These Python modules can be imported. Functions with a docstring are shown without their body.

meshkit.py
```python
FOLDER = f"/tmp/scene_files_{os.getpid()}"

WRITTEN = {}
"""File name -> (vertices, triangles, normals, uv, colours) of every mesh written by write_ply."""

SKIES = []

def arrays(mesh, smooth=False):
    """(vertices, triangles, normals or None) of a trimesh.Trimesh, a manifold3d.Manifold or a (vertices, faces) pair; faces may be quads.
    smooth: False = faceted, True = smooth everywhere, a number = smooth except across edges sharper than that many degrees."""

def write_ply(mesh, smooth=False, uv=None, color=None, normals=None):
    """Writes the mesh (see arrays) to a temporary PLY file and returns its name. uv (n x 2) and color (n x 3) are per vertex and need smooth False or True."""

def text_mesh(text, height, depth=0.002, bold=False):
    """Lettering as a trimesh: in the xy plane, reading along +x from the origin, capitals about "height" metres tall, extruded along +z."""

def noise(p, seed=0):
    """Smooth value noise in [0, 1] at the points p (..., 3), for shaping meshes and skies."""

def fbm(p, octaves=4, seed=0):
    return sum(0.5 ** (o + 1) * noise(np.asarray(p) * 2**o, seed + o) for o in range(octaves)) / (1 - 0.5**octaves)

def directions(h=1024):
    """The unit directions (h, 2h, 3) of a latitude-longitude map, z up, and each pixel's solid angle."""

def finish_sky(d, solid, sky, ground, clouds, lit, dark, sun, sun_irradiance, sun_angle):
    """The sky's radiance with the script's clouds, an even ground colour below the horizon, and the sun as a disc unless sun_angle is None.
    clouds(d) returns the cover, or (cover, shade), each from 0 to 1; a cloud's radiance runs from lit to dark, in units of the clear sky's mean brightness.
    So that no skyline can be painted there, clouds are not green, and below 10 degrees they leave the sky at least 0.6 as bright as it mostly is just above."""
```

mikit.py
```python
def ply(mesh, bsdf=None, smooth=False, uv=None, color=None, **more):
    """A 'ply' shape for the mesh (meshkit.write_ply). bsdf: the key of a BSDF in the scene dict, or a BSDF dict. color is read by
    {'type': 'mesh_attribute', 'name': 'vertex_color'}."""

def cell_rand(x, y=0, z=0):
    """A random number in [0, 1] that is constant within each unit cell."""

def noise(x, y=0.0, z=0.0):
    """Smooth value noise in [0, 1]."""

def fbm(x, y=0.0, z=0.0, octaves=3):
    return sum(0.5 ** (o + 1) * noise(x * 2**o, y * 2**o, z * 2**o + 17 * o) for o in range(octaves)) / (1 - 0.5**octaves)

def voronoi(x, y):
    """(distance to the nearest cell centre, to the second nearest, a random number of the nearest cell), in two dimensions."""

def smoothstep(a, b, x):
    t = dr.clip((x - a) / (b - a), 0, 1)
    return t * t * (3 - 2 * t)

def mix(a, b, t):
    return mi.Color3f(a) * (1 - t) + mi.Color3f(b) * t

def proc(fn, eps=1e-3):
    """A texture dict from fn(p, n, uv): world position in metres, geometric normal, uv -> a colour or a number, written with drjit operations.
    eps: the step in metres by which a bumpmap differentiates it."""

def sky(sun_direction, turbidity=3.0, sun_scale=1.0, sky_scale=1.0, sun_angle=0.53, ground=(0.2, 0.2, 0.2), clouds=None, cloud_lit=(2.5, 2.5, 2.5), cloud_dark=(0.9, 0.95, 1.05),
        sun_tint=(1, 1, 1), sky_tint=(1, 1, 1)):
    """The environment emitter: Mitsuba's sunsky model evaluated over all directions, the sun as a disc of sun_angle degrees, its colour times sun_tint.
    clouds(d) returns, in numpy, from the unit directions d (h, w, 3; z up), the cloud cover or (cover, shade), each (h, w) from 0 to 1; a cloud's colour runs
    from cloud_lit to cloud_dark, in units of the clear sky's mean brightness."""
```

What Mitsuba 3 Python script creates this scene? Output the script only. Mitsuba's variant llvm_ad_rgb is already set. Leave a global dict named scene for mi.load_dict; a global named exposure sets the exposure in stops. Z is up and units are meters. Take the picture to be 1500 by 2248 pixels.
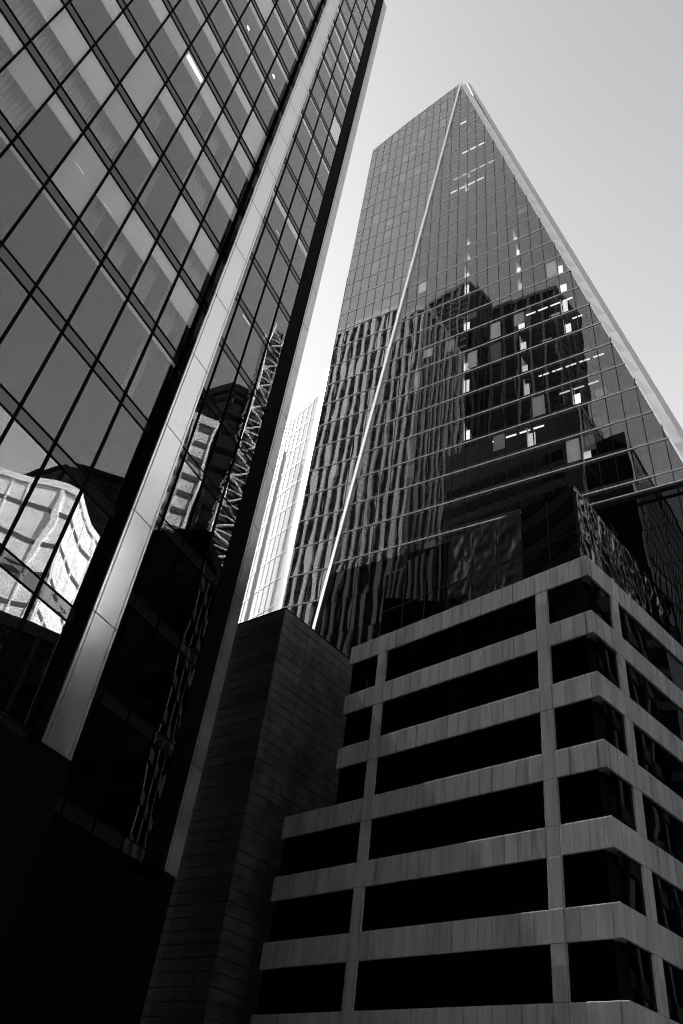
import math, random
import numpy as np
import mitsuba as mi
import drjit as dr
import trimesh
import shapely.geometry as sg
import shapely.ops
import mikit, meshkit
from mikit import proc, noise, fbm, voronoi, cell_rand, smoothstep, mix

T = mi.ScalarTransform4f
rng = random.Random(7)
scene, labels = {}, {}

# ------------------------------------------------------------------ camera, sky, exposure
EYE = np.array([0.0, 0.0, 1.6])
PITCH, ROLL, FOCAL = math.radians(40.5), math.radians(9.05), 1775.4
fwd = np.array([0, math.cos(PITCH), math.sin(PITCH)])
right0 = np.array([1.0, 0, 0]); up0 = np.cross(right0, fwd)
up = -math.sin(ROLL) * right0 + math.cos(ROLL) * up0
scene['camera'] = {'type': 'perspective', 'fov': math.degrees(2 * math.atan(750 / FOCAL)), 'fov_axis': 'x', 'near_clip': 0.1, 'far_clip': 5000.0,
                   'to_world': T().look_at(origin=EYE.tolist(), target=(EYE + fwd).tolist(), up=up.tolist())}
SUN_AZ, SUN_EL = math.radians(-41.5), math.radians(50)
SUN = np.array([math.sin(SUN_AZ) * math.cos(SUN_EL), math.cos(SUN_AZ) * math.cos(SUN_EL), math.sin(SUN_EL)])


def veil(d):
    """An even grey veil of high haze, brighter towards the horizon and round the sun."""
    el = np.arcsin(np.clip(d[..., 2], 0, 1))
    ang = np.arccos(np.clip(d @ SUN, -1, 1))
    bright = 0.36 + 1.8 * np.exp(-(el / 0.62) ** 1.6) + 0.84 * np.exp(-(ang / 0.5) ** 1.5)
    n = meshkit.fbm(d * 2.3, 4, 3)
    bright = bright * (0.96 + 0.08 * n)
    return np.full(el.shape, 1.0), np.clip(1 - bright / 2.8, 0, 1)


scene['sky'] = mikit.sky(SUN.tolist(), turbidity=3, clouds=veil, cloud_lit=(2.8, 2.8, 2.8), cloud_dark=(0.0, 0.0, 0.0), ground=(0.08, 0.08, 0.08), sun_tint=(0.828, 1.0, 1.332))
exposure = 3.4


# ------------------------------------------------------------------ materials
def rgb(v): return {'type': 'rgb', 'value': [float(v)] * 3}
def bsdf(name, d): scene[name] = d; return name
def principled(base, rough, metallic=0.0, spec=0.5, **k):
    return {'type': 'twosided', 'b': {'type': 'principled', 'base_color': base if isinstance(base, dict) else rgb(base), 'roughness': rough, 'metallic': metallic, 'specular': spec, **k}}


def concrete_fn(p, n, uv):
    """Board-marked concrete: each cast panel its own tone, rain streaks from the top edge, dirt along the joints."""
    dx, dy = p.x - 14.933, p.y - 37.108
    s = dr.select(dr.abs(n.x * -0.76 + n.y * -0.65) > 0.7, dx * -0.65 + dy * 0.76, dx * 0.76 + dy * 0.65)
    k = (s - 0.42) / 0.81
    cell = dr.floor(k)
    lev = dr.floor((p.z - 5.7 + 2.5) / 3.92)
    tone = cell_rand(cell, lev, 7.0)
    f = k - cell
    edge = 1 - smoothstep(0.0, 0.075, dr.minimum(f, 1 - f))
    deep = dr.select(dr.abs(cell - 3 * dr.floor(cell / 3)) < 0.5, 1.0, 0.55)
    streak = fbm(s * 6.0 + 13 * tone, p.z * 0.22, 3.0, 4)
    fine = noise(s * 26.0, p.z * 1.2, 1.0)
    stain = smoothstep(0.5, 0.78, fbm(s * 2.6, p.z * 0.35, 9.0, 3))
    drip = smoothstep(0.5, 0.7, noise(s * 9.0, lev * 3.1, 4.0)) * noise(s * 3.0, p.z * 0.8, 2.0)
    grain = noise(p.x * 60, p.y * 60, p.z * 60)
    hole = 1 - smoothstep(0.03, 0.06, voronoi(s * 0.9, p.z * 0.9)[0])
    v = 0.41 + 0.12 * (tone - 0.5) + 0.13 * (streak - 0.5) + 0.04 * (fine - 0.5) + 0.05 * (grain - 0.5) - 0.09 * stain - 0.05 * drip - 0.16 * edge * deep * (0.5 + streak) - 0.08 * hole
    return mi.Color3f(dr.clip(v, 0.04, 0.6))


def stone_fn(p, n, uv):
    h = dr.abs(n.x) * p.y + dr.abs(n.y) * p.x
    tone = cell_rand(dr.floor(h * 0.75), dr.floor(p.z / 0.78), 4.0)
    v = 0.075 + 0.04 * (tone - 0.5) + 0.08 * (fbm(h * 1.4, p.z * 0.5, 2.0, 4) - 0.5) + 0.02 * (noise(p.x * 40, p.y * 40, p.z * 40) - 0.5)
    return mi.Color3f(dr.clip(v, 0.03, 0.4))


def brushed_fn(p, n, uv):
    h = p.x * 0.52 + p.y * 0.856
    v = 0.93 + 0.07 * (fbm(h * 30.0, p.z * 0.7, 1.0, 3) - 0.5) + 0.07 * (noise(h * 1.3, p.z * 0.5, 5.0) - 0.5)
    return mi.Color3f(v)


def asphalt_fn(p, n, uv):
    return mi.Color3f(0.05 + 0.02 * (fbm(p.x * 0.6, p.y * 0.6, 0.0, 4) - 0.5) + 0.015 * noise(p.x * 40, p.y * 40, 0.0))


def paving_fn(p, n, uv):
    return mi.Color3f(0.16 + 0.05 * (cell_rand(dr.floor(p.x / 0.6), dr.floor(p.y / 0.6), 1.0) - 0.5) + 0.03 * (fbm(p.x, p.y, 0.0, 3) - 0.5))


def pier_fn(p, n, uv):
    h = p.x * 0.85 - p.y * 0.53
    course = 0.03 * (cell_rand(dr.floor(p.z / 1.3), dr.floor(h / 1.1), 2.0) - 0.5)
    return mi.Color3f(0.50 + course + 0.12 * (fbm(h * 1.2, p.z * 0.12, 2.0, 3) - 0.5))


def rough_cloth_fn(p, n, uv):
    v = 0.86 + 0.22 * (fbm(p.x * 0.9 + p.y * 0.5, p.z * 0.8, 3.0, 4) - 0.5)
    return mi.Color3f(v)


bsdf('concrete', principled(proc(concrete_fn), 0.85, spec=0.3))
bsdf('stone', principled(proc(stone_fn), 0.5, spec=0.4))
bsdf('brushed_metal', principled(proc(brushed_fn), 0.20, metallic=1.0))
bsdf('brushed_metal_shaded', principled(proc(lambda p, n, uv: 0.62 * brushed_fn(p, n, uv)), 0.22, metallic=1.0))  # pilaster metal darkened, since the corner fin catches less light
bsdf('asphalt', principled(proc(asphalt_fn), 0.9, spec=0.3))
bsdf('paving', principled(proc(paving_fn), 0.85, spec=0.3))
bsdf('pale_stone', principled(proc(pier_fn), 0.8, spec=0.3))
bsdf('grey_stone', principled(0.22, 0.8, spec=0.3))
bsdf('white_sheet', principled(proc(rough_cloth_fn), 0.8, spec=0.3))
bsdf('white_metal', principled(0.78, 0.35, metallic=0.35))
bsdf('bright_metal', principled(0.85, 0.22, metallic=1.0))
bsdf('grey_metal', principled(0.45, 0.4, metallic=0.6))
bsdf('dark_metal', principled(0.006, 0.5, spec=0.10))
bsdf('black_gloss', {'type': 'plastic', 'diffuse_reflectance': rgb(0.006), 'int_ior': 1.45})
bsdf('spandrel_glass', {'type': 'plastic', 'diffuse_reflectance': rgb(0.02), 'int_ior': 1.75})
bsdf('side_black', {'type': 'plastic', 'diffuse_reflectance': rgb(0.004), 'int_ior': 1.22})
bsdf('window_black', {'type': 'plastic', 'diffuse_reflectance': rgb(0.003), 'int_ior': 1.42})
bsdf('window_tinted', {'type': 'plastic', 'diffuse_reflectance': rgb(0.002), 'int_ior': 1.22})
bsdf('mirror_dark', {'type': 'twosided', 'b': {'type': 'roughconductor', 'material': 'none', 'alpha': 0.02, 'specular_reflectance': rgb(0.2)}})
bsdf('mirror_dim', {'type': 'twosided', 'b': {'type': 'roughconductor', 'material': 'none', 'alpha': 0.02, 'specular_reflectance': rgb(0.09)}})
bsdf('glass_left', {'type': 'thindielectric', 'int_ior': 1.66})
bsdf('glass_left_low', {'type': 'thindielectric', 'int_ior': 2.5})
bsdf('glass_tower', {'type': 'thindielectric', 'int_ior': 1.75})
bsdf('glass_bright', {'type': 'thindielectric', 'int_ior': 2.45})
bsdf('blind', principled(0.85, 0.8, spec=0.2))
bsdf('curtain', principled(0.42, 0.9, spec=0.1))
bsdf('interior', principled(0.02, 0.9, spec=0.1))
bsdf('ceiling', principled(0.07, 0.9, spec=0.1))
bsdf('ceiling_dark', principled(0.08, 0.9, spec=0.1))
bsdf('flat_black', principled(0.003, 0.7, spec=0.03))  # near black; puts street-level shade into the base, also used for mullions and walls
bsdf('tower_blind', principled(0.2, 0.9, spec=0.1))
bsdf('blind_grey', principled(0.62, 0.8, spec=0.2))
bsdf('blind_warm', principled(0.74, 0.8, spec=0.2))
bsdf('dark_wall', principled(0.03, 0.7, spec=0.3))
bsdf('mid_wall', principled(0.10, 0.8, spec=0.3))
bsdf('white_paint', principled(0.8, 0.5))
bsdf('lamp_body', principled(0.8, 0.5))


# ------------------------------------------------------------------ helpers
used = {}


def key_for(base):
    n = used.get(base, -1) + 1
    used[base] = n
    return base if n == 0 else f'{base}_{n:03d}'


def put(mesh, mat, name, parent=None, smooth=False, emit=None):
    k = key_for(f'{parent}__{name}' if parent else name)
    s = mikit.ply(mesh, mat, smooth=smooth)
    if emit is not None:
        s['emitter'] = {'type': 'area', 'radiance': rgb(emit)}
    scene[k] = s
    return k


def tag(k, label=None, category=None, group=None, kind=None):
    d = labels.setdefault(k, {})
    for a, b in (('label', label), ('category', category), ('group', group), ('kind', kind)):
        if b: d[a] = b
    return k


class Frame:
    """u along a facade, v up, w outward."""
    def __init__(self, o, u, w, v=(0, 0, 1)):
        self.o, self.u, self.v, self.w = (np.asarray(x, float) for x in (o, u, v, w))

    def at(self, p):
        p = np.asarray(p, float).reshape(-1, 3)
        return self.o + p[:, :1] * self.u + p[:, 1:2] * self.v + p[:, 2:] * self.w

    def flip(self):
        return np.dot(np.cross(self.u, self.v), self.w) < 0


BOXF = np.array([[0, 2, 1], [0, 3, 2], [4, 5, 6], [4, 6, 7], [0, 1, 5], [0, 5, 4], [1, 2, 6], [1, 6, 5], [2, 3, 7], [2, 7, 6], [3, 0, 4], [3, 4, 7]])


def box(fr, u0, u1, v0, v1, w0, w1, ch=0.0, shear=0.0):
    """A box in the frame's axes; ch chamfers the outer face."""
    if ch:
        p = [(u0, v0, w0), (u1, v0, w0), (u1, v1, w0), (u0, v1, w0), (u0, v0, w1 - ch), (u1, v0, w1 - ch), (u1, v1, w1 - ch), (u0, v1, w1 - ch),
             (u0 + ch, v0 + ch, w1), (u1 - ch, v0 + ch, w1), (u1 - ch, v1 - ch, w1), (u0 + ch, v1 - ch, w1)]
        f = np.vstack([BOXF[:2], BOXF[4:], BOXF[4:] + 4, BOXF[2:4] + 4])
    else:
        p = [(u0, v0, w0), (u1, v0, w0), (u1, v1, w0), (u0, v1, w0), (u0, v0, w1), (u1, v0, w1), (u1, v1, w1), (u0, v1, w1)]
        f = BOXF
    p = np.array(p, float)
    if shear: p[:, 0] += shear * (p[:, 1] - v0)
    return fr.at(p), (f[:, ::-1] if fr.flip() else f)


def join(parts):
    vs, fs, n = [], [], 0
    for v, f in parts:
        vs.append(v); fs.append(np.asarray(f) + n); n += len(v)
    return np.vstack(vs), np.vstack(fs)


def prism(poly, z0, z1):
    m = trimesh.creation.extrude_polygon(sg.Polygon(poly), z1 - z0, engine='earcut')
    m.apply_translation([0, 0, z0])
    return m


def pane(fr, u0, u1, v0, v1, w, amp, r, n=5, lean=0.0):
    """A sheet of glass with the slight bow and warp that real panes have."""
    a, b, c = r.uniform(0.3, 1.0) * amp * r.choice((1, 1, -1)), r.uniform(-1, 1) * amp * 0.7, r.uniform(-1, 1) * amp * 0.5
    e = r.uniform(-1, 1) * amp * 0.35
    g = np.linspace(-1, 1, n)
    x, y = np.meshgrid(g, g)
    d = a * (1 - x ** 2) * (1 - y ** 2) + b * x * y + c * (x * (1 - x ** 2) * 1.5) * (1 - 0.5 * y ** 2) + e * np.sin(2.2 * y + r.uniform(0, 6)) * (1 - x ** 2)
    um, uh, vm, vh = (u0 + u1) / 2, (u1 - u0) / 2, (v0 + v1) / 2, (v1 - v0) / 2
    P = np.stack([um + uh * x + lean * (y + 1) * vh, vm + vh * y, w + d], -1).reshape(-1, 3)
    i = np.arange(n * n).reshape(n, n)
    q = np.stack([i[:-1, :-1], i[:-1, 1:], i[1:, 1:], i[1:, :-1]], -1).reshape(-1, 4)
    f = np.vstack([q[:, [0, 1, 2]], q[:, [0, 2, 3]]])
    return fr.at(P), (f[:, ::-1] if fr.flip() else f)


def flat(fr, poly, w, r=None, tilt=0.0):
    """A flat sheet cut to a polygon of the frame."""
    v2, f = trimesh.creation.triangulate_polygon(poly, engine='earcut')
    c = v2.mean(0)
    t = (r.uniform(-1, 1) * tilt, r.uniform(-1, 1) * tilt) if r else (0, 0)
    P = np.column_stack([v2, w + (v2 - c) @ np.array(t)])
    return fr.at(P), (f[:, ::-1] if fr.flip() else f)


def dirh(deg):
    a = math.radians(deg)
    return np.array([math.sin(a), math.cos(a), 0.0])


# ------------------------------------------------------------------ the ground
def sheet(x0, x1, y0, y1, z, n=2):
    return np.array([[x0, y0, z], [x1, y0, z], [x1, y1, z], [x0, y1, z]], float), np.array([[0, 1, 2], [0, 2, 3]])


tag(put(sheet(-1500, 1500, -1500, 1500, 0.0), 'asphalt', 'ground'), 'dark asphalt ground of the city streets', kind='structure')

# ------------------------------------------------------------------ 1. the glass building on the left
dL, nL = dirh(31.18), np.array([math.cos(math.radians(31.18)), -math.sin(math.radians(31.18)), 0.0])
LF = 'glass_office_tower'
tag(LF, 'dark glass office tower on the left with a bright full-height metal pilaster', 'building')
fA = Frame(-16.75 * nL, dL, nL)          # the bay left of the pilaster
fB = Frame(-20.05 * nL, dL, nL)         # the bay right of it, set back
fP = Frame(-16.3 * nL, dL, nL)          # the pilaster's face
fF = Frame(-20.0 * nL, dL, nL)          # the corner fin's face
TOP = 103.0
FA = [1.8, 5.8, 9.75, 13.65, 17.75, 21.82, 25.88, 29.85, 33.8, 37.9, 42.1, 45.85, 49.7, 53.5, 57.2, 60.9, 64.5, 68.2, 71.9, 75.6, 79.3, 83.0, 86.7, 90.4, 94.1, 97.8, 101.4, 105.0]
FA = [1.6 + (z - 1.6) * 16.75 / 17.2 for z in FA]
FB = [2.0, 6.0, 10.0, 14.0, 18.0, 22.0, 26.0, 30.0, 34.0, 38.0, 42.05, 46.1, 49.95, 53.8, 57.6, 61.4, 65.1, 68.8, 72.45, 76.1, 79.9, 83.55, 87.1, 90.7, 94.3, 97.8, 101.3, 104.8]
SP = 0.5
MA = [-13.75 + 1.55 * k for k in range(10)] + [1.75, 3.32, 4.88, 6.43, 7.98, 9.5, 11.07, 12.67, 14.3]
MA = [u * 16.75 / 17.2 for u in MA]
MB = [15.8, 17.42, 19.02, 20.6, 22.18, 23.55]
r = random.Random(3)
# cores and slabs
put(join([box(fA, -16, 14.05, 0, TOP, -4.2, -4.0), box(fB, 14.05, 24.7, 0, TOP, -4.2, -4.0), box(fA, 14.06, 14.2, 0, TOP, -7.0, -0.5)]), 'interior', 'core_wall', LF)
for zs_, fr, a, b in ((FA, fA, -16, 14.0), (FB, fB, 14.25, 23.6)):
    for z in zs_:
        put(box(fr, a, b, z + 0.08, z + 0.42, -3.98, -0.16), 'ceiling_dark', 'floor_slab', LF)
panes_far, spans_far, blinds_far = [], [], []
drops = {}
for bay, (fr, Z, Mu) in enumerate(((fA, FA, MA), (fB, FB, MB))):
    for j in range(2, len(Z) - 1):
        z0, z1 = Z[j] + SP, Z[j + 1]
        fdrop = r.choice((0.28, 0.36, 0.42, 0.5, 0.55, 0.0 if j < 5 else 0.3)) if bay == 0 else r.choice((0.0, 0.12, 0.3, 0.4, 0.2))
        if bay == 0 and j in (5, 6, 7, 8): fdrop = {5: 0.06, 6: 0.47, 7: 0.5, 8: 0.33}[j]
        if bay == 0 and j <= 4: fdrop = 0.0
        cur = bay == 0 and j in (7, 9, 6)
        for i in range(len(Mu) - 1):
            u0, u1 = Mu[i] + 0.035, Mu[i + 1] - 0.035
            if bay == 0: u1 = min(u1, 14.0)
            near = (bay == 0 and u0 > 0 and j < 18) or bay == 1
            m = pane(fr, u0, u1, z0 + 0.03, z1 - 0.03, -0.03, 0.005 if bay == 0 and j < 4 else 0.0022, r, 5)
            s = pane(fr, u0, u1, Z[j] + 0.03, Z[j] + SP - 0.03, -0.03, 0.0008, r, 3)
            if near:
                put(m, 'glass_left_low' if bay == 0 and j < 4 else 'glass_left', 'window_pane', LF, smooth=True)
                put(s, 'spandrel_glass', 'spandrel_panel', LF)
            else:
                panes_far.append(m); spans_far.append(s)
            if j < 5 and bay == 0 or bay == 1 and z0 < 46 or z0 > 92: continue
            d = fdrop * (1.0 if j < 10 else 0.6)
            q = r.random()
            if q < 0.05: d = 0.0
            elif q < (0.11 if j < 11 and bay == 0 else 0.08): d = 1.0
            elif q < 0.18: d = fdrop * 0.5
            if d > 0.03:
                b_ = box(fr, u0 - 0.02, u1 + 0.02, z1 - d * (z1 - z0), z1 + 0.07, -0.085, -0.065)
                if near: put(b_, r.choice(('blind', 'blind', 'blind_warm', 'blind_grey')), 'roller_blind', LF)
                else: blinds_far.append(b_)
            if near and (cur and r.random() < 0.55 or r.random() < 0.05) and d < 0.9:
                n = 40
                x = np.linspace(u0, u0 + (u1 - u0) * r.choice((1, 1, 0.6, 0.35)), n)
                w = -0.42 + 0.05 * np.sin(np.linspace(0, r.uniform(45, 70), n) + r.uniform(0, 6)) + 0.02 * np.sin(x * 9)
                top = np.column_stack([x, np.full(n, z1 - 0.05), w]); bot = np.column_stack([x, np.full(n, z0), w])
                k = np.arange(n - 1)
                f = np.vstack([np.column_stack([k, k + 1, k + n + 1]), np.column_stack([k, k + n + 1, k + n])])
                put((fr.at(np.vstack([top, bot])), f), 'curtain', 'curtain', LF, smooth=True)
tag(put(join(panes_far), 'glass_left', 'far_window_panes', LF, smooth=True), kind='stuff')
tag(put(join(spans_far), 'spandrel_glass', 'far_spandrel_panels', LF), kind='stuff')
if blinds_far: tag(put(join(blinds_far), 'blind', 'far_roller_blinds', LF), kind='stuff')
for Mu, fr in ((MA[:-1], fA), (MB[:-1], fB)):
    for u in Mu:
        put(box(fr, u - 0.032, u + 0.032, 0.3, TOP - 1, -0.12, 0.03), 'flat_black', 'mullion', LF)
for Z, fr, a, b in ((FA, fA, -15.2, 14.0), (FB, fB, 15.2, 23.5)):
    for z in Z[2:]:
        for t in (z, z + SP):
            put(box(fr, a, b, t - 0.018, t + 0.018, -0.1, 0.006), 'dark_metal', 'transom', LF)
# the pilaster
PJ = [9.75, 13.87, 17.84, 21.88, 25.92, 29.9, 33.85, 37.79, 41.69, 45.48, 49.17, 53.05, 56.4, 60.05, 63.8, 67.4, 71.0, 74.6, 78.2, 81.8, 85.4, 89.0, 92.6, 96.2, 99.8, TOP + 1.2]
PI = f'{LF}__pilaster'
put(box(fP, 14.06, 15.2, 0, TOP + 1.1, -4.6, -0.03), 'flat_black', 'pilaster', LF)
for a, b in zip(PJ[:-1], PJ[1:]):
    for u0, u1 in ((14.03, 14.125), (14.15, 15.06), (15.085, 15.18)):
        put(box(fP, u0, u1, a + 0.016, b - 0.016, -0.06, 0.0 if u1 - u0 > 0.5 else -0.004, 0.006), 'brushed_metal', 'cladding_panel', PI)
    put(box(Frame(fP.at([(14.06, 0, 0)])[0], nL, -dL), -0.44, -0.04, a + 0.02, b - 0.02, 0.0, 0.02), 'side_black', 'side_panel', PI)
# the corner fin
FJ = [9.8, 13.8, 17.81, 21.76, 25.87, 29.92, 33.94, 37.9, 41.9, 45.81, 49.62, 53.54, 57.34, 60.96, 64.7, 68.4, 72.1, 75.8, 79.5, 83.2, 86.9, 90.6, 94.3, 99.7]
FJ = [1.6 + (z - 1.6) * 20.0 / 19.2 for z in FJ]
FI = f'{LF}__corner_fin'
put(box(fF, 24.7, 25.46, 0, 103.8, -3.0, -0.03), 'flat_black', 'corner_fin', LF)
for a, b in zip(FJ[:-1], FJ[1:]):
    for u0, u1 in ((24.69, 24.80), (24.83, 25.5)):
        put(box(fF, u0, u1, a + 0.016, b - 0.016, -0.06, 0.0, 0.006), 'brushed_metal_shaded', 'cladding_panel', FI)
    put(box(fB, 23.6, 24.68, a + 0.02, b - 0.02, -0.3, -0.02, 0.01), 'flat_black', 'recess_panel', LF)
# base coloured black for the deep shade there; end wall, roof
put(join([box(fA, -16, 14.05, 0, 9.6, -0.6, 0.40), box(fB, 15.25, 24.68, 0, 9.6, -0.6, 0.03)]), 'flat_black', 'base', LF)
fE = Frame(fF.at([(25.40, 0, 0)])[0], -nL, dL)
put(join([box(fE, 3.05, 24, 0, TOP, -0.4, 0.0), box(Frame(fA.at([(-16, 0, 0)])[0], -nL, -dL), 0.6, 24, 0, TOP, -0.4, 0.0), box(Frame(fA.o - 24 * nL, dL, -nL), -16, 25.4, 0, TOP, -0.4, 0.0),
          box(fA, -16, 14.05, TOP - 0.4, TOP + 0.6, -24, 0.0), box(fB, 14.05, 25.3, TOP - 0.4, TOP + 0.6, -21.2, -0.02)]), 'flat_black', 'rear_wall', LF)
for k in range(24):
    put(box(fE, 3.1, 23.8, 3.9 * k + 2.6, 3.9 * k + 4.5, 0.0, 0.06), 'window_tinted', 'end_window_band', LF)
# lamps seen through the glass
for fr, u, z, l, h, e in ((fA, 7.95, 40.42, 1.18, 0.3, 0.5), (fA, 9.85, 49.6, 0.2, 0.2, 0.5), (fA, 12.66, 49.88, 0.2, 0.2, 0.5), (fA, 8.62, 45.2, 0.7, 0.12, 0.03), (fB, 19.66, 37.72, 0.75, 0.05, 0.06), (fB, 20.06, 47.2, 0.42, 0.05, 0.05),
                          (fA, 2.0, 31.3, 0.5, 0.04, 0.02), (fA, 2.9, 31.3, 0.5, 0.04, 0.02), (fA, 6.6, 27.6, 0.5, 0.04, 0.02), (fA, 8.2, 27.6, 0.5, 0.04, 0.02)):
    put(box(fr, u, u + l, z, z + h, -0.06, -0.045), 'lamp_body', 'lamp', LF, emit=e)


# ------------------------------------------------------------------ 2. the faceted glass tower
TW = 'faceted_glass_tower'
tag(TW, 'tall faceted glass tower with a white diagonal edge running down from its peak', 'skyscraper')
dT = dirh(-55.25); nT = np.array([-math.cos(math.radians(-55.25)), math.sin(math.radians(-55.25)), 0.0])
if nT @ np.array([0, 1.0, 0]) > 0: nT = -nT
P0 = 72 * dirh(-3.6)
fL = Frame(P0, dT, nT)                                   # the left facet: u to the left, v = height
A = np.array([9.7175, 61.9804, 164.092]); dM = dirh(-52.97)
nM = np.array([-0.60222752, -0.79831289, 0.00430565]); vM = np.cross(nM, dM); vM *= np.sign(vM[2])
fM = Frame(A, dM, nM, vM)                                # the right facet: u to the left, v = height below the peak
r = random.Random(11)
polyL = sg.Polygon([(0.15, 30), (0.25, 80), (0.5, 153.4), (-6.5, 158.5), (-17.25, 165.0), (-4.05, 41.0), (-2.9, 30)])
VB = -112.4
polyM = sg.Polygon([(0.0, -0.6), (-24.2, VB + 0.6), (-24.2, VB), (-VB * 0.1082, VB), (0.05, -0.6)])
floorsL = [36.5, 40.5, 44.5, 48.55, 52.55, 56.55, 60.55, 64.57, 68.6, 72.62, 76.7, 80.7, 84.7, 88.7, 92.7, 96.65, 100.6, 104.5, 108.4, 112.3, 116.3, 120.2, 123.8, 127.4, 131.1, 134.8, 138.4, 142.0, 145.6, 149.2, 152.8, 156.4, 160.0, 163.6, 167]
floorsM = [-111.1 + 4.005 * k for k in range(29)]
floorsM = [VB] + floorsM[1:] if False else floorsM
muL = lambda k, z: -1.0 - 1.4 * k + 0.0085 * (z - 116)
muM = lambda k, v: -1.6 + 1.5 * k + 0.018 * (v + 100)
cells = []
for which, fr, poly, fl, mu, ks in (('L', fL, polyL, floorsL, muL, range(-2, 13)), ('M', fM, polyM, [VB] + floorsM + [1.0], muM, range(-16, 11))):
    for a, b in zip(fl[:-1], fl[1:]):
        for k in ks:
            k2 = k + 1 if which == 'M' else k - 1
            quad = sg.Polygon([(mu(k, a), a), (mu(k2, a), a), (mu(k2, b), b), (mu(k, b), b)]).buffer(-0.015, join_style=2)
            c = quad.intersection(poly)
            if c.is_empty or c.area < 0.05 or c.geom_type != 'Polygon': continue
            zz = a if which == 'L' else a + 164.1
            cells.append((zz, which, fr, c, quad.area - c.area < 0.02, a, b, mu(k, a), mu(k2, a), mu(k, b)))
cells.sort(key=lambda c: c[0])
far_panes, far_panes_L, blinds = [], [], 0
for n, (zz, which, fr, c, whole, a, b, ua, ub, uc) in enumerate(cells):
    if whole:
        u0, u1 = min(ua, ub), max(ua, ub)
        m = pane(fr, u0 + 0.015, u1 - 0.015, a + 0.015, b - 0.015, -0.02, 0.0022, r, 5, lean=(uc - ua) / (b - a))
    else:
        m = flat(fr, c, -0.02, r, 0.002)
    mat = 'glass_bright' if which == 'L' else 'glass_tower'
    if n < 300: put(m, mat, 'glass_pane', TW, smooth=True)
    else: (far_panes_L if which == 'L' else far_panes).append(m)
    # blinds: pale sheets a little behind some panes
    q = r.random()
    if whole and ((which == 'L' and q < 0.10) or (which == 'M' and q < 0.03)):
        u0, u1 = min(ua, ub), max(ua, ub)
        dz = (b - a) * r.choice((1.0, 0.8, 0.5) if which == 'L' else (0.35, 0.6, 1.0))
        put(box(fr, u0 + 0.03, u1 - 0.03, b - dz, b - 0.3, -0.24, -0.22), 'tower_blind', 'roller_blind', TW)
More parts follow.
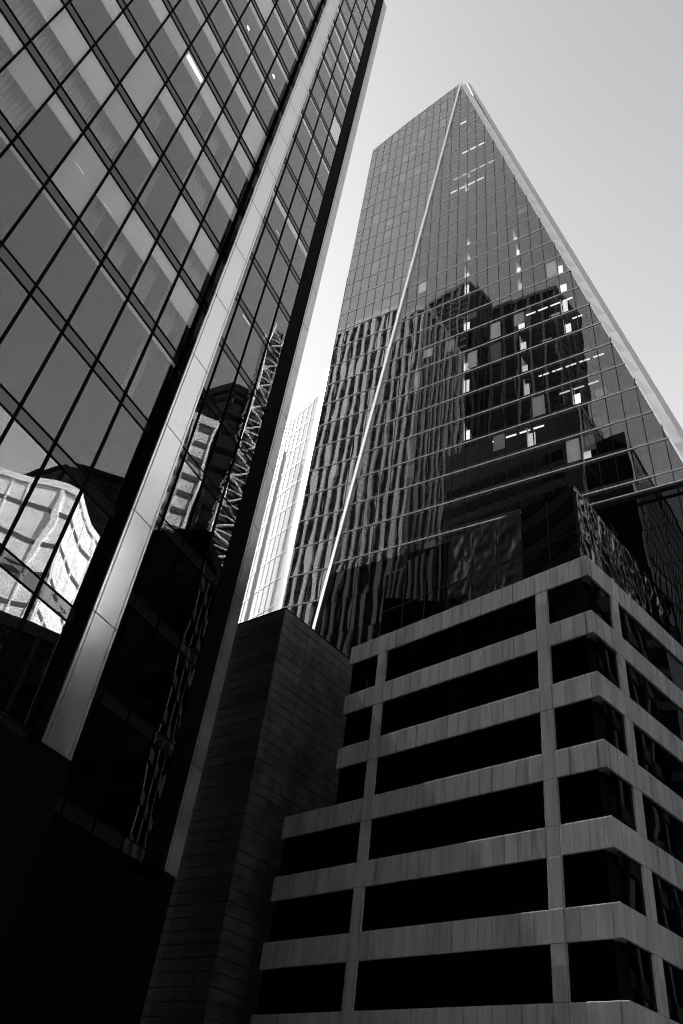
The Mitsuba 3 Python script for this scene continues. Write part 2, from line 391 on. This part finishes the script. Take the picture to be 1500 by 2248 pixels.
tag(put(join(far_panes), 'glass_tower', 'upper_glass_panes', TW, smooth=True), kind='stuff')
tag(put(join(far_panes_L), 'glass_bright', 'upper_facet_panes', TW, smooth=True), kind='stuff')


def clipline(poly, p, q):
    g = sg.LineString([p, q]).intersection(poly)
    return None if g.is_empty or g.geom_type != 'LineString' else np.array(g.coords)


for fr, poly, fl, mu, ks, zr in ((fL, polyL, floorsL, muL, range(-2, 14), (30, 168)), (fM, polyM, floorsM, muM, range(-16, 12), (VB, 1))):
    for k in ks:
        g = clipline(poly, (mu(k, zr[0]), zr[0]), (mu(k, zr[1]), zr[1]))
        if g is None or abs(g[0, 1] - g[-1, 1]) < 0.5: continue
        (ua, va), (ub, vb) = g[0], g[-1]
        put(box(fr, ua - 0.036, ua + 0.036, va, vb, -0.16, 0.012, shear=(ub - ua) / (vb - va)), 'dark_metal', 'mullion', TW)
    for z in fl:
        g = clipline(poly, (-40, z), (40, z))
        if g is None: continue
        u0, u1 = sorted((g[0, 0], g[-1, 0]))
        if u1 - u0 < 0.3: continue
        hh = 0.065 if (z if fr is fL else z + 164.1) < 105 else 0.04
        put(box(fr, u0, u1, z - hh, z + hh, 0.016, 0.05), 'white_paint', 'floor_fin', TW)
        d, cut = (7.0, 4.9) if fr is fM else (6.0, 0.0)
        sl = [(u0 + 0.25, -0.3), (u1 - 0.25, -0.3), (u1 - 0.25, -d), (min(u0 + 0.25 + cut, u1 - 0.3), -d)]
        P = [(u, v, w) for v in (z - 0.12, z + 0.75) for u, w in sl]
        put((fr.at(P), BOXF[:, ::-1] if not fr.flip() else BOXF), 'ceiling', 'floor_slab', TW)
# cores behind the facets
import shapely.affinity as sa
put(join([flat(fM, polyM.buffer(-0.2).intersection(sa.translate(polyM, 4.9, 0)), -7.2), flat(fL, polyL.buffer(-0.2), -6.3), box(fL, 0.0, 4.3, 0, 152.5, -6.4, -6.3)]), 'interior', 'core_wall', TW)


def bar(fr, p, q, hw, w0, w1, ch=0.0):
    """A straight bar laid on the facade from p to q."""
    p, q = np.array(p, float), np.array(q, float)
    L = np.linalg.norm(q - p); t = (q - p) / L; s = np.array([t[1], -t[0]])
    o = fr.at([(p[0], p[1], 0)])[0]
    U = s[0] * fr.u + s[1] * fr.v; V = t[0] * fr.u + t[1] * fr.v
    return box(Frame(o, U, fr.w, V), -hw, hw, 0, L, w0, w1, ch)


# the white diagonal edge
dv, df = bar(fL, (-17.22, 164.9), (-3.0, 31.0), 0.28, 0.02, 0.34)
side = (dv - P0) @ dT                                    # the face slopes back on its left side
tt = np.array([(-17.22 + 14.22 * (164.9 - z) / 133.9) for z in dv[:, 2]])
dv = dv - np.where((side > tt)[:, None] & (((dv - P0) @ nT) > 0.2)[:, None], 0.25, 0.0) * nT
put((dv, df), 'bright_metal', 'diagonal_edge', TW)
# the right-hand edge: panels of bright metal that turn the corner, then a grey return
n_p = 30
eo = np.array([0.0, -0.6]); ed = np.array([-24.2, VB + 0.6])
for k in range(n_p):
    t0, t1 = k / n_p, (k + 1) / n_p - 0.003 / 1.0 * 0.3
    pts = []
    for t, pd in ((t0, 0.30), (t1, 0.0)):
        c = eo + (ed - eo) * t
        pts += [(c[0] + 0.05, c[1], 0.05 + pd * 0.3), (c[0] - 0.80, c[1] + 0.25, -0.42 + pd), (c[0] - 0.80, c[1] + 0.25, -0.7), (c[0] + 0.05, c[1], -0.3)]
    f = np.array([[0, 1, 5], [0, 5, 4], [1, 2, 6], [1, 6, 5], [2, 3, 7], [2, 7, 6], [3, 0, 4], [3, 4, 7], [0, 3, 2], [0, 2, 1], [4, 5, 6], [4, 6, 7]])
    put((fM.at(pts), f), 'bright_metal', 'edge_panel', TW)
pts = []
for c in (eo + (0, 1.2), ed):
    pts += [(c[0] - 0.78, c[1] + 0.25, -0.44), (c[0] - 1.30, c[1] + 0.5, -1.2), (c[0] - 1.35, c[1] + 0.5, -6.0), (c[0] - 0.8, c[1] + 0.25, -6.0)]
put((fM.at(pts), f), 'grey_metal', 'edge_return', TW)
put(bar(fL, (0.5, 153.5), (-6.5, 158.6), 0.18, -0.3, 0.05), 'white_metal', 'parapet', TW)
put(bar(fL, (-6.5, 158.6), (-17.25, 165.05), 0.18, -0.3, 0.05), 'white_metal', 'parapet', TW)
# bottom edge of the right facet and the recessed lower walls
put(box(fM, -24.2, -15.0, VB - 0.12, VB, -0.25, 0.06), 'white_metal', 'soffit_edge', TW)
lowM = [-160, -156.1, -152.1, -148.1, -144.1, -140.1, -136.1, -132.1, -128.1, -124.1, -120.1, -116.1, VB]
low = []
for a, b in zip(lowM[:-1], lowM[1:]):
    for k in range(-16, 13):
        u0, u1 = muM(k, -112), muM(k + 1, -112)
        w = -0.85 if u0 < -14.5 else -0.03
        if u0 > 13.2: continue
        low.append(pane(fM, u0 + 0.03, u1 - 0.03, a + 0.03, b - 0.03, w, 0.0035, r, 5))
low_n = len(low)
for n, m in enumerate(low):
    if n > low_n - 140: put(m, 'window_black', 'lower_glass_panel', TW, smooth=True)
tag(put(join(low[:low_n - 139]), 'window_black', 'street_level_panels', TW, smooth=True), kind='stuff')
put(join([box(fM, -24.6, -14.4, -161, VB - 0.2, -2.5, -0.95), box(fM, -14.4, 14.0, -161, VB - 0.2, -2.5, -0.15)]), 'dark_metal', 'lower_wall', TW)
put(box(fM, -25.6, -24.25, -162, VB + 0.6, -2.0, 0.02), 'white_metal', 'corner_pier', TW)
# the body behind the facets, running back out of sight
def shell(fr, pts, depth):
    f0 = fr.at([(u, v, -0.05) for u, v in pts]); b0 = f0 + depth * dirh(2.0)
    n = len(pts)
    f = []
    for i in range(n - 1): f += [(i, i + 1, n + i + 1), (i, n + i + 1, n + i)]
    return np.vstack([f0, b0]), np.array(f)


put(join([shell(fL, [(0.15, 0), (0.25, 80), (0.5, 153.4), (-6.5, 158.3), (-17.1, 164.7)], 16), shell(fM, [(0.0, -0.9), (-24.1, VB + 0.4), (-24.1, -163)], 16)]), 'dark_wall', 'rear_wall', TW)
# lit rooms: upright light panels on the core and rows of ceiling lamps
for u, vs in ((-2.9, range(3, 19)), (-10.0, range(2, 15)), (-15.2, range(1, 10))):
    for j in vs:
        if r.random() < (0.30 if j < 12 else 0.55): continue
        v = floorsM[j]
        uu = u + (v + 90) * 0.02
        uu += r.uniform(-0.15, 0.15)
        wd = (0.30 if v < -78 else (0.22 if v < -60 else 0.12)) * r.uniform(0.75, 1.2)
        put(box(fM, uu - wd, uu + wd, v + 0.85, v + (r.uniform(1.7, 3.5) if j < 12 else r.uniform(1.5, 2.0)), -0.6, -0.5), 'lamp_body', 'light_panel', TW, emit=r.uniform(0.02, 0.10))
        put(box(fM, uu + wd + 0.04, uu + wd + 0.12, v + 0.8, v + 3.6, -3.0, -0.35), 'blind', 'partition', TW)
for j, ua, ub in ((21, -6.6, -0.5), (19, -9.9, 1.2), (18, -4.4, 1.5), (7, -19.5, -14.5), (5, -21.5, -11.0), (4, -17.5, -12.5), (3, -11.5, -5.5), (24, -0.9, 0.4), (8, -18.0, -9.0)):
    v = floorsM[j]
    ua = max(ua, v * 0.2165 + 1.3); ub = min(ub, -v * 0.108 - 0.8)
    segs, u = [], ua
    while u < ub - 1.0:
        segs.append(box(fM, u, u + 1.15, v - 0.24, v - 0.17, -0.95, -0.8)); u += 1.5
    put(join(segs), 'lamp_body', 'ceiling_light_row', TW, emit=r.uniform(0.04, 0.14))
for _ in range(16):      # pale blinds let down behind single panes
    j = r.randrange(1, 14); v = floorsM[j]
    u = muM(r.randrange(-14, 6), v) + 0.06
    if not (v * 0.2165 + 1.5 < u < -v * 0.108 - 2.5): continue
    put(box(fM, u, u + 1.38, v + r.choice((0.8, 0.8, 1.6, 2.2)), v + 3.8, -0.26, -0.24), r.choice(('blind', 'curtain', 'blind_grey')), 'roller_blind', TW)
for _ in range(26):   # partitions and furniture by the windows
    j = r.randrange(1, 20); v = floorsM[j]
    u = r.uniform(-0.2 * 0 - (111 + 0) * 0 + (v * 0.19), -v * 0.09)
    put(box(fM, u, u + r.uniform(0.4, 1.4), v + 0.8, v + r.uniform(1.6, 3.2), -1.4 - r.random(), -1.2), r.choice(('curtain', 'blind', 'mid_wall')), 'partition', TW)

# ------------------------------------------------------------------ 3. the banded concrete building on the right
CB = 'banded_concrete_building'
tag(CB, 'concrete office building at lower right with stacked pale bands, square columns and black ribbon windows', 'building')
C0 = 40 * dirh(21.92); cL, cR = dirh(-40.54), dirh(49.46)
fC = Frame(C0, cL, -cR)     # the left face: u to the left
fD = Frame(C0, cR, -cL)     # the right face: u to the right
TOPS = [33.0, 29.02, 25.07, 21.15, 17.25, 13.4, 9.57, 5.7]
BH = 1.46
r = random.Random(5)


def edges(length):
    e = [0.0, 0.42]
    while e[-1] < length - 0.5: e.append(e[-1] + 0.81)
    e[-1] = length
    return e


for lev, z in enumerate(TOPS):
    left_len = 19.42 if lev < 3 else 23.85
    for fr, ln, vis in ((fC, left_len, 99), (fD, 26.0, 13.0)):
        e = edges(ln)
        rest = []
        for i, (a, b) in enumerate(zip(e[:-1], e[1:])):
            g = 0.014 if i % 3 else 0.034
            if fr is fD and i == 0: a += 0.5                  # the left face's corner panel covers the edge
            if b - a < 0.05: continue
            m = box(fr, a + g / 2, b - g / 2, z - BH, z, -0.5, r.uniform(-0.006, 0.006), 0.014)
            if b < vis and lev < 8: put(m, 'concrete', 'band_panel', CB)
            else: rest.append(m)
        if rest: tag(put(join(rest), 'concrete', 'far_band_panels', CB), kind='stuff')
    put(join([box(fC, 0.3, left_len - 0.2, z - BH + 0.02, z - 0.02, -0.75, -0.5), box(fD, 0.3, 25.8, z - BH + 0.02, z - 0.02, -0.75, -0.5)]), 'dark_metal', 'band_core', CB)
    # columns between this band and the next
    zb = TOPS[lev + 1] if lev + 1 < len(TOPS) else 0.0
    for fr, us in ((fC, (2.83, 15.78)), (fD, (2.62, 15.4, 24.0))):
        for u in us:
            put(box(fr, u, u + 0.82, zb + 0.015, z - BH - 0.015, -0.3, -0.002, 0.012), 'concrete', 'column', CB)
    # ribbon windows
    for fr, ln in ((fC, left_len), (fD, 25.8)):
        us = np.arange(0.5, ln - 0.3, 2.43)
        for a in us:
            b = min(a + 2.43, ln - 0.25)
            put(pane(fr, a + 0.02, b - 0.02, zb - 0.02, z - BH + 0.02, -0.13, 0.006 if fr is fD else 0.004, r, 5), 'window_tinted', 'window_pane', CB, smooth=True)
put(prism([C0[:2] + 0.75 * (cL + cR)[:2], C0[:2] + 19.2 * cL[:2] + 0.75 * cR[:2], C0[:2] + 19.2 * cL[:2] + 22 * cR[:2], C0[:2] + 0.75 * cL[:2] + 25.5 * cR[:2]], 0, 32.6), 'dark_wall', 'inner_wall', CB)
put(prism([C0[:2] + 19.25 * cL[:2] + 0.75 * cR[:2], C0[:2] + 23.6 * cL[:2] + 0.75 * cR[:2], C0[:2] + 23.6 * cL[:2] + 9 * cR[:2], C0[:2] + 19.25 * cL[:2] + 9 * cR[:2]], 0, 20.9), 'dark_wall', 'side_wing', CB)
# the dark penthouse storey
Q0 = C0 + 0.9 * (cL + cR); pR = dirh(45.6); pn = np.array([pR[1], -pR[0], 0.0])
fQ = Frame(Q0, cL, -cR); fS = Frame(Q0, pR, pn)
PH = f'{CB}__penthouse'
put(prism([Q0[:2] + 0.4 * cL[:2] + 0.4 * pR[:2], Q0[:2] + 16.4 * cL[:2] + 0.4 * cR[:2], Q0[:2] + 16.4 * cL[:2] + 14 * cR[:2], Q0[:2] + 0.4 * cL[:2] + 16 * pR[:2]], 32.4, 39.85), 'dark_metal', 'penthouse', CB)


def rippled(fr, a, b, z0, z1, amp, freq, seed, n=24):
    """A sheet buckled in soft irregular waves, flat along its edges."""
    g = np.linspace(0, 1, n); x, y = np.meshgrid(g, g)
    uu, vv = a + 0.015 + (b - a - 0.03) * x, z0 + 0.015 + (z1 - z0 - 0.03) * y
    d = (meshkit.fbm(np.stack([uu * freq, vv * freq * 0.75, np.full_like(uu, 3.0 + seed)], -1), 3, 5) - 0.5) * amp * (16 * x * (1 - x) * y * (1 - y)) ** 0.4
    idx = np.arange(n * n).reshape(n, n)
    q = np.stack([idx[:-1, :-1], idx[:-1, 1:], idx[1:, 1:], idx[1:, :-1]], -1).reshape(-1, 4)
    f = np.vstack([q[:, [0, 1, 2]], q[:, [0, 2, 3]]])
    return fr.at(np.stack([uu, vv, d], -1).reshape(-1, 3)), (f[:, ::-1] if fr.flip() else f)


us = np.linspace(0, 16.6, 9)
for i, (a, b) in enumerate(zip(us[:-1], us[1:])):
    for z0, z1 in ((32.2, 35.9), (35.9, 39.4 if i == len(us) - 2 else 39.95)):
        reflective = 2 <= i <= 4
        zt = min(z1, 39.4) if i == len(us) - 2 else z1
        if reflective: put(rippled(fQ, a, b, z0, zt, 0.16, 1.1, 20 + i), 'mirror_dim', 'glass_panel', PH, smooth=True)
        else: put(pane(fQ, a + 0.02, b - 0.02, z0 + 0.02, zt - 0.02, 0.0, 0.004, r, 5), 'window_tinted', 'glass_panel', PH, smooth=True)
for a in us:
    put(box(fQ, a - 0.04, a + 0.04, 32.2, 39.4, -0.2, 0.03), 'flat_black', 'mullion', PH)
put(box(fQ, 0, 16.6, 35.86, 35.94, -0.2, 0.025), 'flat_black', 'transom', PH)
for i in range(9):
    for z0, z1 in ((32.2, 35.9), (35.9, 39.95)):
        put(rippled(fS, i * 1.8, i * 1.8 + 1.8, z0, z1, 0.6, 0.8, i), 'mirror_dark', 'rippled_panel', PH, smooth=True)

# ------------------------------------------------------------------ 4. the stone-clad block between them
SB = 'stone_clad_block'
tag(SB, 'dark stone-clad block with flat courses, behind the concrete building and below the glass tower', 'building')
S0 = 55 * dirh(-3.35); sR, sL = dirh(43.0), dirh(-47.0)
fSR = Frame(S0, sR, np.array([sR[1], -sR[0], 0.0])); fSL = Frame(S0, sL, np.array([-sL[1], sL[0], 0.0]))
STOP, CH = 37.52, 0.79
r = random.Random(8)
for fr, ln, bays in ((fSR, 11.0, [0, 3.05, 5.4, 7.6, 9.3, 11.0]), (fSL, 12.0, [0, 1.6, 3.2, 4.8, 7.2, 9.6, 12.0])):
    rest = []
    for c in range(47):
        z1 = STOP - 0.02 - c * CH - (0 if c == 0 else 0.0); z0 = max(z1 - CH, 0)
        for i, (a, b) in enumerate(zip(bays[:-1], bays[1:])):
            cut = [a, b] if (b - a) < 2 or r.random() < 0.35 else [a, a + (b - a) * r.choice((0.5, 0.5, 0.38)), b]
            for x0, x1 in zip(cut[:-1], cut[1:]):
                j0 = 0.05 if x0 == a and i == 1 else 0.016
                m = box(fr, x0 + j0, x1 - 0.012, z0 + 0.022, z1 - 0.022, -0.2, r.uniform(-0.015, 0.01), 0.012)
                if c < 16: put(m, 'stone', 'stone_panel', SB)
                else: rest.append(m)
    tag(put(join(rest), 'stone', 'lower_stone_panels', SB), kind='stuff')
put(prism([S0[:2] + 0.15 * (sR + sL)[:2], S0[:2] + 11.9 * sL[:2] + 0.15 * sR[:2], S0[:2] + 11.9 * sL[:2] + 10.9 * sR[:2], S0[:2] + 0.15 * sL[:2] + 10.9 * sR[:2]], 0, STOP - 0.05), 'dark_metal', 'inner_wall', SB)
put(join([box(fSR, -0.02, 11.0, STOP - 0.015, STOP + 0.06, -0.5, 0.03), box(fSL, 0.05, 12.0, STOP - 0.015, STOP + 0.06, -0.5, 0.03)]), 'dark_metal', 'coping', SB)

# ------------------------------------------------------------------ 5. the pale curved building beyond
CV = 'curved_white_building'
tag(CV, 'pale curved building with a bright window grid in the gap left of the faceted tower', 'building')
arc = [np.array([-8.1, 109.7])]
hd = -40.0
while len(arc) < 26:
    arc.append(arc[-1] + 1.55 * dirh(hd)[:2]); hd += 1.9
arc = np.array(arc)
r = random.Random(4)
H = 125.0
fl = [H - 0.9 - 5.6 * k for k in range(23)]
cv_far = []
for i in range(len(arc) - 1):
    p, q = arc[i], arc[i + 1]
    u = np.append((q - p) / np.linalg.norm(q - p), 0); w = np.array([-abs(u[1]), -u[0] * -1 if False else u[0], 0.0])
    w = np.array([u[1] * -1, u[0], 0.0])
    fr = Frame(np.append(p, 0), u, w)
    L = np.linalg.norm(q - p)
    for k in range(len(fl) - 1):
        m = pane(fr, 0.07, L - 0.05, fl[k + 1] + 0.22, fl[k] - 0.22, -0.06, 0.003, r, 3)
        if i < 12 and k < 14: put(m, 'glass_white', 'window_pane', CV, smooth=True)
        else: cv_far.append(m)
    put(box(fr, -0.055, 0.055, 0, H, -0.2, 0.06), 'white_paint', 'window_post', CV)
tag(put(join(cv_far), 'glass_white', 'far_window_panes', CV, smooth=True), kind='stuff')
bsdf('glass_white', principled(0.8, 0.15, metallic=0.7))
for z in fl + [H]:
    parts = []
    for i in range(len(arc) - 1):
        p, q = arc[i], arc[i + 1]
        u = np.append((q - p) / np.linalg.norm(q - p), 0); w = np.array([-u[1], u[0], 0.0])
        parts.append(box(Frame(np.append(p, 0), u, w), 0, np.linalg.norm(q - p), z - 0.2, z + 0.2, -0.25, 0.04))
    put(join(parts), 'white_paint', 'floor_band', CV)
put(prism(np.vstack([arc[0] + (0.2, 0.3), arc[1:-1] + (0.35, 0.1), arc[-1], arc[-1] + (22, 0), arc[0] + (5, 8)]), 0, H - 0.3), 'white_paint', 'inner_wall', CV)
put(prism([arc[0] + (0.0, -0.1), arc[0] + (1.3, -2.1), arc[0] + (6, 5), arc[0] + (0.3, 1.0)], 0, H + 8), 'bright_metal', 'end_pier', CV)


put(box(Frame(np.append(112.0 * dirh(-6.35)[:2], 0), dirh(83.65), -dirh(-6.35)), -0.28, 0.28, 0, 109.5, -0.8, 0.0, 0.03), 'grey_metal', 'far_fin_edge', CV)  # stands for the fin edge of another building, not a shaft

# ------------------------------------------------------------------ 6. the city round the camera: reflected buildings, plus unseen blocks added for shade
def block(name, label, pts, z, wall, glass, bay, pier_w, floor_h, span_h, pier_mat, span_mat, pier_d=0.35, faces=None, category='building', group=None):
    """A building on the footprint pts (counter-clockwise), with piers, spandrels and glass on its faces."""
    k0 = key_for(name)
    tag(k0, label, category, group=group)
    pts = np.array(pts, float)
    if np.cross(pts[1] - pts[0], pts[2] - pts[1]) < 0: pts = pts[::-1]
    put(prism(pts, 0, z), glass, 'glass_wall', k0)
    for i in range(len(pts)):
        if faces is not None and i not in faces: continue
        p, q = pts[i], pts[(i + 1) % len(pts)]
        L = np.linalg.norm(q - p); u = np.append((q - p) / L, 0); w = np.array([u[1], -u[0], 0.0])
        fr = Frame(np.append(p, 0), u, w)
        n = max(1, int(round(L / bay)))
        for j in range(n + 1):
            c = j * L / n
            put(box(fr, max(0, c - pier_w / 2), min(L, c + pier_w / 2), 0, z, 0.0, pier_d, 0.03), pier_mat, 'pier', k0)
        for j in range(1, int(z / floor_h) + 1):
            put(box(fr, 0.01, L - 0.01, j * floor_h - span_h, j * floor_h, 0.0, pier_d * 0.45), span_mat, 'spandrel', k0)
        put(box(fr, -0.02, L + 0.02, z - 1.2, z + 0.5, 0.02, pier_d + 0.08), pier_mat, 'cornice', k0)
    put(prism(pts, z + 0.01, z + 0.4), wall, 'roof', k0)
    return k0


a = np.array([-37.81, 46.06]); e = np.array([-0.845, 0.535]); b_ = np.array([-0.535, -0.845])
block('pier_fronted_building', 'pale stone building of close upright piers, reflected in the left half of the glass tower', [a, a + 38 * e, a + 38 * e + 18 * b_, a + 18 * b_], 165, 'mid_wall', 'window_black', 2.3, 1.0, 3.9, 0.5, 'pale_stone', 'dark_metal', 0.5)
block('dark_skyscraper', 'tall dark office tower reflected in the middle of the glass tower', [(-90.5, 24.2), (-75.7, 15.8), (-80.1, 4.7), (-95, 13)], 250, 'dark_wall', 'window_tinted', 3.2, 0.8, 3.9, 1.2, 'mid_wall', 'dark_metal', group='dark office towers beyond the left tower')
block('dark_skyscraper', 'second dark office tower, reflected at the right of the glass tower', [(-71.7, 9.5), (-55.5, -4.2), (-61.0, -17.0), (-78, -3)], 232, 'dark_wall', 'window_tinted', 4.0, 0.9, 3.9, 1.3, 'mid_wall', 'dark_metal', group='dark office towers beyond the left tower')
block('white_corner_building', 'sunlit white corner building mirrored in the lower left windows', [(119.9, 31.5), (138.9, 42.5), (150.0, 18.0), (126.1, 8.3)], 112.6, 'white_paint', 'white_sheet', 4.6, 0.5, 7.6, 0.9, 'white_sheet', 'mid_wall', 0.3)
block('black_slab_building', 'long black office slab behind the white corner building across the street', [(184.6, 15.3), (160.2, 29.9), (152.4, 51.9), (190, 70), (210, 30)], 151, 'flat_black', 'window_tinted', 4.0, 0.5, 3.9, 1.0, 'flat_black', 'dark_metal')
block('black_tower_block', 'black tower block across the street, behind the crane', [(66.5, 38.0), (57.0, 44.8), (56.0, 56.0), (70, 62), (82, 45)], 104, 'dark_wall', 'window_black', 3.5, 0.5, 3.9, 1.0, 'dark_wall', 'dark_metal')
block('ribbed_white_building', 'white building with ribbed floors, reflected beside the bright pilaster', [(52, 36.5), (51.0, 42.5), (57.0, 43.5), (58.5, 37.0)], 88, 'white_paint', 'white_sheet', 3.0, 0.4, 3.2, 0.9, 'white_paint', 'mid_wall', 0.3)
block('street_shade_block', 'added unseen dark block behind the viewer that shades the street', [(-6, -28), (22, -18), (36, -44), (4, -56)], 120, 'dark_wall', 'window_black', 3.5, 0.7, 3.9, 1.2, 'mid_wall', 'dark_metal', group='added unseen blocks that shade the street')  # out of view, added to darken the street
block('street_shade_block', 'added unseen dark block behind the viewer on the right, shading the street', [(27, -12), (46, 13), (70, -4), (50, -30)], 54, 'dark_wall', 'window_black', 3.5, 0.7, 3.9, 1.2, 'mid_wall', 'dark_metal', group='added unseen blocks that shade the street')  # another unseen block added to cut the street light

block('dark_corner_block', 'low dark office block on the corner across the street, below the crane', [(34, 41), (44, 30), (57, 40), (48, 50)], 55, 'flat_black', 'window_tinted', 3.5, 0.6, 3.9, 1.2, 'flat_black', 'dark_metal', group='low dark blocks across the street')
block('dark_corner_block', 'low dark block in front of the white corner building across the street', [(70, 14), (70, 32), (84, 34), (86, 12)], 53, 'dark_wall', 'window_black', 3.5, 0.6, 3.9, 1.2, 'dark_wall', 'dark_metal', group='low dark blocks across the street')
block('alley_light_block', 'added unseen dark infill that blocks light in the alley behind the left tower', [(-9.2, 36.0), (-22, 47.0), (-16.5, 62.0), (-9.5, 59.5)], 46, 'dark_wall', 'dark_metal', 4.0, 0.6, 3.9, 1.2, 'dark_wall', 'dark_metal')  # hidden infill, added to keep north-west light out of the alley
block('street_shade_block', 'added unseen long dark block behind the viewer on the left, shading the street', [(-22.5, -5.5), (-36, -28), (-60, -14), (-47, 9)], 96, 'dark_wall', 'window_black', 3.5, 0.7, 3.9, 1.2, 'mid_wall', 'dark_metal', group='added unseen blocks that shade the street')  # unseen as well, added to close off the sky

# the tower crane
CR_ = 'tower_crane'
tag(CR_, 'white lattice mast of a tower crane across the street, mirrored in the left tower', 'crane')
cx, cy, cw, cz = 55.6, 49.0, 1.6, 121.0


def rod(p, q, rad):
    p, q = np.array(p, float), np.array(q, float)
    return trimesh.creation.cylinder(radius=rad, segment=[p, q], sections=6)


cor = [(cx - cw, cy - cw), (cx + cw, cy - cw), (cx + cw, cy + cw), (cx - cw, cy + cw)]
for x, y in cor:
    put(rod((x, y, 0), (x, y, cz), 0.24), 'white_paint', 'chord', CR_)
br = []
zz = 2.0; s = 0
while zz < cz - 2.6:
    for i in range(4):
        p, q = cor[i], cor[(i + 1) % 4]
        if s % 2: p, q = q, p
        br.append(rod((*p, zz), (*q, zz + 2.6), 0.15)); br.append(rod((*p, zz), (*q, zz), 0.12))
    zz += 2.6; s += 1
tag(put(trimesh.util.concatenate(br), 'white_paint', 'bracing', CR_), kind='stuff')
put(join([box(Frame((cx, cy, 0), (1, 0, 0), (0, -1, 0)), -1.15, 1.15, 0, cz - 1.0, -1.15, 1.15)]), 'dark_metal', 'dark_infill', CR_)  # added dark core, stands for the dark far side of the lattice
